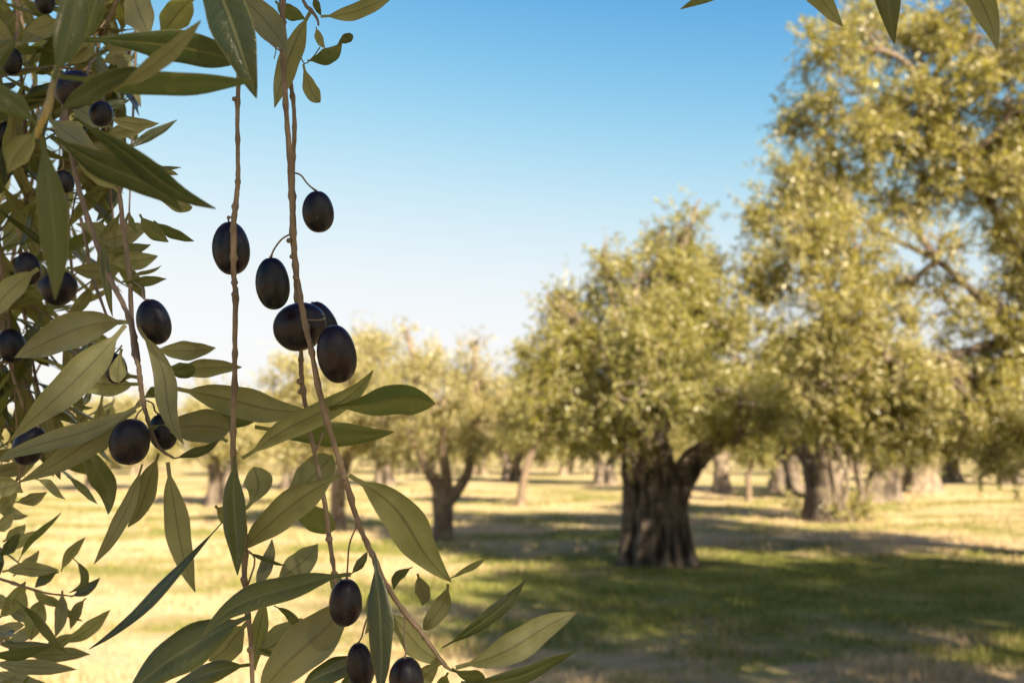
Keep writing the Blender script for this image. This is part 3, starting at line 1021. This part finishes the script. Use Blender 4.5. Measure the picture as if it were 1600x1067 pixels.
# ------------------------------------------------------------------ trees
def crown_arrays(blobs, twig_density, leaf_len, per_twig, seed, tw_len=(.22, .5), fill=.55):
    """blobs rows: centre xyz, radii xyz, density -> leaf quads + twig prisms (local numpy arrays)"""
    r = np.random.default_rng(seed)
    LV, TV = [], []
    for cx, cy, cz, rx, ry, rz, dens in blobs:
        n = max(6, int(twig_density * dens * (rx * ry + rx * rz + ry * rz) * 11.5))
        m = max(4, n // 11)
        uc = nrmz(r.normal(0, 1, (m, 3)))
        radc = fill + (1 - fill) * r.random(m) ** .6
        radc *= 1 + .27 * np.sin(uc[:, 0] * 5 + seed) * np.cos(uc[:, 2] * 6 + cx * 3)
        pc = np.array((cx, cy, cz)) + uc * radc[:, None] * np.array((rx, ry, rz)) * .9
        dc = nrmz(uc * .8 + r.normal(0, .35, (m, 3)) + np.array((0, 0, .25)))
        g = r.integers(0, m, n)
        ln = r.uniform(*tw_len, n) * np.where(r.random(n) < .06, 1.7, 1.0) * r.uniform(.7, 1.25, m)[g]
        st = pc[g] + r.normal(0, 1, (n, 3)) * .25 * ln[:, None] - dc[g] * ln[:, None] * .45
        dv = nrmz(dc[g] + r.normal(0, .48, (n, 3)))
        droop = r.uniform(-.05, .32, n)
        t = np.array((0, .5, 1.0))
        tw = st[:, None, :] + dv[:, None, :] * (ln[:, None] * t)[..., None]
        tw[..., 2] -= droop[:, None] * ln[:, None] * t ** 2
        TV.append(tw)
        k = per_twig
        s = np.linspace(.05, 1.05, k)[None, :] + r.normal(0, .03, (n, k))
        p = st[:, None, :] + dv[:, None, :] * (ln[:, None] * s)[..., None]
        p[..., 2] -= droop[:, None] * ln[:, None] * s ** 2
        ld = nrmz(dv[:, None, :] * .55 + r.normal(0, .62, (n, k, 3)) + np.array((0, 0, -.08)))
        L = leaf_len * r.uniform(.8, 1.4, (n, k))
        W = L * r.uniform(.20, .32, (n, k))
        sd = nrmz(np.cross(ld, r.normal(0, 1, (n, k, 3)) + np.array((0, 0, .9))))
        tip = p + ld * L[..., None]
        m1 = p + ld * (L * .45)[..., None]
        nn = np.cross(ld, sd)
        q = np.stack([p, m1 + sd * W[..., None] / 2 * 1.15, tip, m1 - sd * W[..., None] / 2 * 1.15], 2)
        flip = nn[..., 2] < 0
        q[flip] = q[flip][:, ::-1]
        LV.append(q.reshape(-1, 4, 3))
    return np.concatenate(LV), np.concatenate(TV)


def crown_mesh(name, leaves, twigs, mat, twr=.004):
    nl = len(leaves)
    V = [leaves.reshape(-1, 3)]
    q1 = np.arange(nl * 4).reshape(-1, 4)
    n = len(twigs)
    off = []
    for a in (0, 2.094, 4.189):
        off.append((math.cos(a), math.sin(a), .3 * math.sin(a)))
    off = np.array(off) * twr
    wr = np.array((1, .7, .3))
    tv = twigs[:, :, None, :] + off[None, None] * wr[None, :, None, None]   # n,3,3,3
    V.append(tv.reshape(-1, 3))
    base = nl * 4 + np.arange(n) * 9
    qs = []
    for i in range(2):
        for j in range(3):
            j2 = (j + 1) % 3
            qs.append(np.stack([base + i * 3 + j, base + i * 3 + j2, base + (i + 1) * 3 + j2, base + (i + 1) * 3 + j], -1))
    q2 = np.concatenate(qs)
    idx = np.concatenate([np.zeros(nl, int), np.ones(len(q2), int)])
    return np_mesh(name, np.concatenate(V), [np.concatenate([q1, q2])], [mat, M_LIMB], smooth=False, mat_idx=idx)


def build_tree(label, base, strands, blobs, mat, leaf_len=.06, dens=26, per=17, seed=1, bark=None, group='olive trees of the orchard', gnarl=.28, limb_r=.09, tops=None, fill=.5, name='olive_tree', tw_len=(.22, .5), seg=14):
    """strands: list of (pts(n,3), radii) in world; blobs world"""
    root = thing(name, label, 'olive tree', base, group)
    b = np.array(base, float)
    tb = Tubes()
    for P, rad in strands:
        n = max(10, len(P) * 5)
        C = catmull(np.hstack([np.asarray(P, float), np.asarray(rad, float)[:, None]]), n)
        tb.add(C[:, :3] - b, np.maximum(C[:, 3], .01), seg, gnarl, 5.0)
    ends = tops if tops is not None else [s[0][-1] for s in strands]
    ends = np.array(ends, float)
    r = np.random.default_rng(seed + 99)
    for bl in blobs:
        c = np.array(bl[:3])
        e = ends[np.argmin(np.linalg.norm(ends - c, axis=1))]
        mid = (e + c) / 2 + r.normal(0, .12, 3) * np.linalg.norm(c - e) + np.array((0, 0, .08))
        path = catmull(np.array([e, mid, c]), 9)
        L = np.linalg.norm(c - e)
        r0 = min(limb_r, .03 + .03 * L)
        tb.add(path - b, np.linspace(r0, .022, 9), 7, .12, 8)
        for k in range(6):
            u = nrmz(r.normal(0, 1, 3) + np.array((0, 0, .2)))
            e2 = c + u * np.array(bl[3:6]) * .8
            p0 = path[r.integers(5, 9)]
            m2 = (p0 + e2) / 2 + r.normal(0, .05, 3)
            tb.add(catmull(np.array([p0, m2, e2]), 6) - b, np.linspace(.02, .006, 6), 5)
    link('trunk', tb.mesh('trunk', bark or M_BARK), root)
    bl = [(x[0] - b[0], x[1] - b[1], x[2] - b[2], *x[3:]) for x in blobs]
    lv, tw = crown_arrays(bl, dens, leaf_len, per, seed, tw_len, fill)
    link('crown', crown_mesh('crown', lv, tw, mat), root)
    return root


def pxblobs(rows, D):
    """(px, py, depth offset m, rx px, rz px, density) -> world blobs"""
    o = []
    for px, py, dy, rx, rz, de in rows:
        c = at(px, py, D) + np.array((0, dy, 0))
        a, z = rx * D / FPX, rz * D / FPX
        o.append((*c, a, (a + z) / 2, z, de))
    return o


def pxstrand(rows, D, k=1.0):
    P = [at(px, py, D) + np.array((0, dy, 0)) for px, py, dy, r in rows]
    return np.array(P), np.array([k * r * D / FPX for px, py, dy, r in rows])


# ---- the old tree in the middle
D1 = np.dot(ground_at(1030, 880) - CAM, FWD)
st = [pxstrand(x, D1, .84) for x in (
    [(980, 900, 0, 24), (984, 850, 0, 20), (992, 790, 0, 22), (990, 745, 0, 21), (984, 708, 0, 15)],
    [(1008, 905, -.25, 24), (1008, 850, -.2, 21), (1014, 780, -.15, 24), (1014, 730, -.1, 19), (1006, 690, 0, 12), (985, 650, 0, 8)],
    [(1036, 905, -.3, 22), (1034, 850, -.25, 18), (1040, 780, -.2, 22), (1038, 720, -.1, 17), (1030, 680, -.1, 12), (1025, 630, 0, 9)],
    [(1060, 900, -.2, 24), (1055, 850, -.18, 20), (1054, 790, -.1, 24), (1066, 745, 0, 25), (1090, 715, 0, 22), (1118, 690, 0, 18), (1150, 640, .1, 9)],
    [(1030, 890, .3, 34), (1026, 800, .3, 32), (1022, 740, .3, 22), (1032, 690, .25, 13), (1060, 630, .2, 10)],
    [(1098, 894, -.05, 8), (1078, 872, -.05, 15), (1066, 830, -.05, 18), (1062, 780, .05, 16), (1075, 735, .1, 12)],
    [(962, 894, .0, 8), (978, 868, -.05, 12), (986, 820, .1, 14), (988, 770, .1, 12)],
    [(1012, 760, -.3, 8), (1022, 800, -.34, 9), (1018, 850, -.36, 9), (1022, 900, -.4, 12)],
    [(1000, 740, -.22, 6), (1004, 800, -.3, 8), (998, 850, -.3, 9), (990, 902, -.36, 12)],
    [(1068, 760, -.15, 7), (1064, 810, -.25, 8), (1070, 855, -.28, 9), (1084, 900, -.35, 12)],
    [(1036, 730, -.25, 5), (1030, 790, -.34, 7), (1036, 840, -.36, 7), (1030, 900, -.42, 11)],
    [(1050, 760, -.3, 7), (1046, 810, -.33, 8), (1052, 860, -.36, 9), (1060, 902, -.4, 12)],
)]
bl = pxblobs([
    (868, 570, 0, 62, 70, 1.25), (850, 640, -.4, 48, 48, 1.2), (915, 500, .3, 62, 60, 1.1), (930, 640, -.9, 72, 52, 1.0), (1000, 440, 0, 60, 58, .9), (1060, 405, .3, 52, 62, .9),
    (1010, 540, -1.0, 78, 72, .9), (1090, 490, -.5, 74, 76, .9), (1145, 560, -.3, 60, 85, .9), (1095, 630, -1.0, 82, 55, .85), (1165, 655, 0, 55, 50, .9), (1000, 590, 1.3, 110, 95, 1),
    (1085, 540, 1.3, 105, 100, 1), (944, 385, .1, 14, 34, .7), (958, 430, .1, 20, 24, .7), (1075, 345, .2, 26, 28, .8), (1088, 325, .0, 12, 18, .7), (1040, 350, .3, 12, 22, .5), (860, 470, .0, 14, 22, .6), (1060, 615, -2.0, 80, 38, .8), (1125, 640, -1.9, 60, 38, .8), (985, 615, -1.9, 64, 38, .8), (1010, 560, -1.6, 70, 50, .7), (890, 690, 0, 36, 22, .9), (945, 560, .2, 80, 80, .8), (1060, 590, .3, 80, 70, .7), (980, 680, -.4, 50, 20, .6),
    (1105, 420, .6, 45, 50, .8), (868, 480, .3, 30, 30, .5)], D1)
build_tree('old olive tree with a thick furrowed trunk standing in the middle of the meadow', ground_at(1030, 884), st, bl, M_CROWN, .074, 22, 16, 3, gnarl=.30, seg=18,
           tops=[st[1][0][-1], st[2][0][-1], st[3][0][-1], st[4][0][-1], st[0][0][-1]])

# ---- the big tree at the right
D2 = 14.0
st = [pxstrand(x, D2) for x in (
    [(1760, 920, 0, 60), (1755, 850, 0, 45), (1752, 760, .05, 44), (1750, 690, .1, 40), (1720, 600, .1, 24), (1640, 540, 0, 14)],
    [(1800, 920, -.2, 55), (1795, 840, -.1, 45), (1790, 760, 0, 42), (1800, 660, .1, 30), (1810, 560, 0, 20)],
    [(1720, 920, .2, 40), (1730, 850, .2, 36), (1740, 760, .2, 34), (1730, 660, .3, 24), (1690, 520, .5, 16), (1640, 380, .5, 11)],
    [(1690, 560, .1, 14), (1600, 520, 0, 8), (1530, 470, -.1, 6), (1460, 410, -.1, 5), (1390, 370, 0, 4), (1330, 330, 0, 3)],
    [(1700, 520, .4, 13), (1600, 380, .3, 9), (1520, 240, .1, 7), (1450, 150, 0, 5)],
    [(1660, 570, -.2, 13), (1560, 540, -.3, 9), (1460, 560, -.3, 6), (1380, 560, -.3, 4)],
    [(1790, 620, -.1, 20), (1760, 420, -.2, 13), (1720, 220, -.2, 9)],
)]
bl = pxblobs([
    (1310, 70, 0, 62, 62, .8), (1410, 30, .3, 90, 70, .8), (1520, 70, -.3, 90, 85, .85), (1610, 140, 0, 100, 110, .9), (1340, 180, -.3, 85, 70, .75), (1450, 170, .3, 100, 85, .8),
    (1262, 170, .3, 36, 50, .9), (1255, 280, 0, 58, 62, .95), (1195, 335, .2, 42, 36, .8), (1235, 390, -.5, 78, 62, .95), (1180, 440, -.2, 52, 60, .95), (1330, 390, -.2, 68, 66, .9),
    (1295, 510, -.5, 88, 74, 1), (1262, 600, -.2, 70, 52, .95), (1385, 590, -.5, 85, 62, .9), (1340, 660, -.2, 80, 34, .85), (1480, 630, -.4, 88, 66, .95), (1565, 590, -.2, 70, 90, .95),
    (1590, 400, 0, 52, 90, .9), (1595, 500, -.6, 44, 60, .9), (1570, 300, -.5, 56, 60, .8), (1600, 240, .4, 60, 70, .9), (1560, 690, -.2, 50, 36, .8), (1440, 320, .6, 60, 40, .5), (1400, 460, .3, 66, 54, .6), (1500, 480, .2, 66, 54, .55), (1550, 500, -.5, 50, 46, .6), (1450, 390, -.4, 46, 34, .5), (1540, 260, .5, 80, 70, .7), (1320, 290, .6, 80, 70, .8), (1330, 560, 1.0, 110, 90, .8), (1470, 200, 1.2, 120, 100, .7), (1500, 640, .9, 100, 70, .8),
    (1440, 690, -.3, 60, 34, .8), (1530, 720, -.5, 46, 34, .8), (1600, 690, -.3, 50, 50, .9), (1370, 690, .2, 60, 30, .8), (1400, 620, .4, 110, 60, .8),
    (1720, 60, 0, 130, 120, .9), (1790, 280, 0, 150, 130, .9), (1820, 500, 0, 140, 110, .9), (1690, 420, -.8, 100, 100, .9), (1720, 250, 1.5, 150, 150, .9), (1690, 600, -.6, 80, 60, .9)], D2)
build_tree('tallest olive tree filling the right edge with a sunlit crown', at(1770, 910, D2) * np.array((1, 1, 0)), st, bl, M_CROWN_MID, .078, 22, 16, 8,
           tops=[s[0][-1] for s in st] + [st[3][0][2], st[3][0][3], st[4][0][2], st[5][0][2]])


def simple_strands(base, h, r, k, rs, lean=(0, 0), spread=.5):
    """k fused stems that part at the top"""
    out = []
    for i in range(k):
        a = 6.283 * i / k + rs.uniform(-.4, .4)
        o = np.array((math.cos(a), math.sin(a), 0))
        f = .55 if k > 1 else 0
        pts = [np.array(base) + o * r * f * 1.35 + np.array((0, 0, -.08)), np.array(base) + o * r * f + np.array((lean[0] * .3, lean[1] * .3, h * .35)),
               np.array(base) + o * r * (f + .05) + np.array((lean[0] * .7, lean[1] * .7, h * .7)), np.array(base) + o * (r * f + spread * .4) + np.array((lean[0], lean[1], h)),
               np.array(base) + o * (r * f + spread) + np.array((lean[0], lean[1], h * 1.5))]
        rr = r * (.62 if k > 1 else 1)
        out.append((np.array(pts), np.array((rr * 1.35, rr, rr * .95, rr * .7, rr * .38))))
    return out


def round_blobs(base, h0, h1, rad, rs, n=9, dens=1.0):
    out = []
    for i in range(n):
        a = 6.283 * i / n * 2.4
        q = rs.uniform(.35, .68) * rad
        z = h0 + (h1 - h0) * (.18 + .66 * (i + .5) / n)
        f = 1 - .55 * max(0, (z - h0) / (h1 - h0) - .45)
        rr = rad * rs.uniform(.38, .52)
        out.append((base[0] + math.cos(a) * q * f, base[1] + math.sin(a) * q * f, z, rr * f, rr * f, rr * .75 * f, dens))
    out.append((base[0], base[1], h0 + (h1 - h0) * .5, rad * .6, rad * .6, (h1 - h0) * .36, dens * .6))
    # a few uneven sprays at the top
    for k in range(3):
        a = rs.uniform(0, 6.28)
        out.append((base[0] + math.cos(a) * rad * .4, base[1] + math.sin(a) * rad * .4, h1 - .1, .25, .25, .4, .6))
    return out


# ---- forked young tree left of the middle
D3 = np.dot(ground_at(692, 842) - CAM, FWD)
st = [pxstrand(x, D3) for x in (
    [(692, 852, 0, 20), (692, 820, 0, 15), (690, 780, 0, 15), (682, 755, 0, 10), (668, 735, 0, 8), (655, 700, 0, 6), (640, 640, 0, 4)],
    [(694, 850, .05, 14), (695, 800, .05, 13), (698, 770, .05, 11), (697, 735, .0, 8), (692, 700, 0, 7), (690, 640, 0, 5)],
    [(700, 785, .1, 10), (715, 765, .1, 9), (730, 740, .1, 8), (736, 705, .1, 6), (750, 650, .1, 4)])]
bl = pxblobs([(620, 620, 0, 48, 50, .8), (660, 570, .2, 50, 48, .75), (740, 590, 0, 58, 52, .8), (690, 640, -.6, 60, 45, .75), (640, 680, -.3, 48, 30, .75), (750, 670, -.2, 55, 38, .8), (790, 620, .3, 42, 45, .8), (700, 600, .9, 80, 60, .8),
              (632, 520, .1, 16, 22, .5), (745, 530, .1, 20, 18, .5), (715, 690, .5, 70, 28, .7), (590, 660, .2, 30, 34, .6)], D3)
build_tree('slender forked olive tree left of the old tree', ground_at(692, 845), st, bl, M_CROWN_GLARE, .07, 18, 13, 21, bark=M_LIMB, gnarl=.15, limb_r=.06)

# ---- more distant trees: px, py of the base, trunk radius m, height m, crown radius m, stems, crown foot m
R0 = random.Random(5)
specs = [
    ('gnarled olive tree with a knobbly two-pronged trunk behind the meadow shade', 1290, 812, .42, 4.8, 2.4, 3, 1.5, M_BARK, (0, 0)),
    ('olive tree with a dark leaning trunk flared at its foot', 1378, 783, .48, 4.6, 2.6, 2, 1.7, M_BARK, (.3, 0)),
    ('olive tree with a broad sunlit pale trunk behind the dark leaning one', 1437, 770, .55, 4.8, 2.8, 3, 2.0, M_LITBARK, (.4, 0)),
    ('olive tree with a squat dark trunk far right beside the pale one', 1482, 752, .5, 4.5, 3.0, 3, 1.6, M_BARK, (0, 0)),
    ('olive tree with a single straight pale trunk right of the old tree', 1128, 770, .30, 4.4, 2.2, 1, 2.0, M_LITBARK, (0, 0)),
    ('olive tree with a dark upright trunk between the pale trunk and the knobbly one', 1228, 768, .45, 4.4, 2.5, 2, 1.6, M_BARK, (0, 0)),
    ('thin bent olive sapling standing alone left of the old tree', 812, 790, .12, 3.9, 1.5, 1, 1.9, M_LIMB, (.35, 0)),
    ('olive tree behind the hanging twigs with a pale brown trunk', 528, 826, .15, 4.0, 1.9, 1, 1.5, M_LITBARK, (0, 0)),
    ('olive tree behind the hanging twigs with a dark low trunk', 345, 790, .34, 3.3, 2.1, 2, 1.4, M_BARK, (0, 0)),
    ('distant olive tree on the far left seen below the fanned leaves', 150, 766, .36, 3.4, 2.4, 2, 1.4, M_BARK, (0, 0)),
    ('distant olive tree between the bare twig and the forked tree', 455, 765, .34, 3.7, 2.5, 2, 1.4, M_BARK, (0, 0)),
    ('distant olive tree directly behind the forked one', 600, 758, .34, 4.1, 2.7, 2, 1.4, M_BARK, (0, 0)),
    ('distant olive tree behind the bent sapling', 800, 752, .4, 4.8, 2.8, 2, 1.4, M_BARK, (0, 0)),
    ('distant olive tree just left of the old trunk', 945, 757, .4, 4.6, 2.7, 2, 1.3, M_BARK, (0, 0)),
    ('distant olive tree at the right edge under the tall crown', 1580, 757, .4, 4.6, 2.7, 2, 1.4, M_BARK, (0, 0)),
    ('small dark olive tree hanging low right of the straight pale trunk', 1170, 782, .10, 2.9, 1.0, 1, 1.1, M_LIMB, (0, 0)),
]
GLARE = {7, 8, 9, 10, 11, 12}  # trees whose glare and haze are put into the leaf colour
for i, (label, px, py, r, h, cr, k, foot, bark, lean) in enumerate(specs):
    b = ground_at(px, py)
    dist = np.linalg.norm(b - CAM)
    st = simple_strands(b, foot * .95, r, k, R0, lean, cr * .25)
    foot -= .35
    bb = np.array(b) + np.array((lean[0], lean[1], 0))
    bl = round_blobs(bb, foot, h, cr, R0, 9)
    if i == 0:      # suckers round the foot
        for k2 in range(5):
            bl.append((b[0] + R0.uniform(-1.0, .9), b[1] + R0.uniform(-.9, .2), R0.uniform(.15, .5), .35, .3, .3, .7))
    ll = .055 + dist * .0011
    build_tree(label, b, st, bl, M_CROWN_GLARE if i in GLARE else M_CROWN, ll, 17 * (.062 / ll) ** 1.2 * 1.3, 12, 40 + i, bark=bark, gnarl=.3 if bark != M_LIMB else .15,
               limb_r=.07, seg=10)

# ---- the far rows: copies of three trees
protos = []
for j in range(3):
    b = (0, 0, 0)
    st = simple_strands(b, 1.2, .38, 2, R0, (0, 0), .6)
    bl = round_blobs(b, .6, 4.7, 2.6, R0, 11)
    protos.append((st, bl))
FAR = 'far olive trees closing the view at the back of the orchard'
FARL = 'one of the small far olive trees lined up at the back of the orchard'
prs = []
spots = []
for y0, step, jit in ((62, 5.6, 1.2), (76, 5.8, 1.5), (95, 6.5, 2.0)):
    x = -y0 * .56
    while x < y0 * .56:
        spots.append((x + R0.uniform(-jit, jit), y0 + R0.uniform(-3, 3)))
        x += step
for n_, (x, y) in enumerate(spots):
    j = n_ % 3
    if n_ < 3:
        st, bl = protos[j]
        t = build_tree(FARL, (0, 0, 0), st, bl, M_CROWN_MID if j else M_CROWN_GLARE, .13, 9, 9, 70 + j, bark=M_LITBARK, group=FAR, seg=8, tw_len=(.35, .8))
        prs.append(t)
    else:
        src = prs[j]
        t = src.copy()
        COL.objects.link(t)
        for ch in list(src.children):
            c = ch.copy()
            COL.objects.link(c)
            c.parent = t
    t.location = (x, y, 0)
    t.rotation_euler = (0, 0, R0.uniform(0, 6.28))
    s = R0.uniform(.85, 1.2)
    t.scale = (s, s, s * R0.uniform(.9, 1.15))

# ---- neighbours outside the frame whose shade falls into the picture
for label, b, h, cr, sd, de in (
        ('olive tree standing outside the frame at the near right, shading the grass', (6.3, 5.8, 0), 6.7, 2.8, 91, 1.0),
        ('olive tree standing outside the frame further along the right side', (9.4, 7.1, 0), 5.4, 2.7, 92, 1.0),
        ('olive tree standing just right of the viewer outside the frame', (4.8, 2.6, 0), 6.5, 2.6, 93, .9)):
    st = simple_strands(b, 1.5, .45, 3, R0, (0, 0), .8)
    build_tree(label, b, st, round_blobs(b, 1.7, h, cr, R0, 11, de), M_CROWN, .075, 13, 14, sd)
b = (2.5, -3.9, 0)  # unseen tree added behind the viewer to shade the near twigs
bl = []
R0 = random.Random(404)
for k in range(34):
    a = R0.uniform(0, 6.28)
    q = 2.5 * math.sqrt(R0.random())
    bl.append((b[0] + q * math.cos(a), b[1] + q * math.sin(a), R0.uniform(2.5, 6.2), R0.uniform(.45, .7), R0.uniform(.45, .7), R0.uniform(.4, .55), 1.0))
bl += [(2.05, -3.2, 4.1, .65, .65, .65, .36), (3.0, -4.6, 5.2, .6, .6, .6, .32)]  # thin clumps placed on the sun's path to control the dapple
build_tree('unseen olive tree added behind the viewer to shade and dapple the near twigs', b, simple_strands(b, 1.6, .4, 3, R0, (0, 0), .7), bl, M_CROWN, .075, 15, 14, 90)
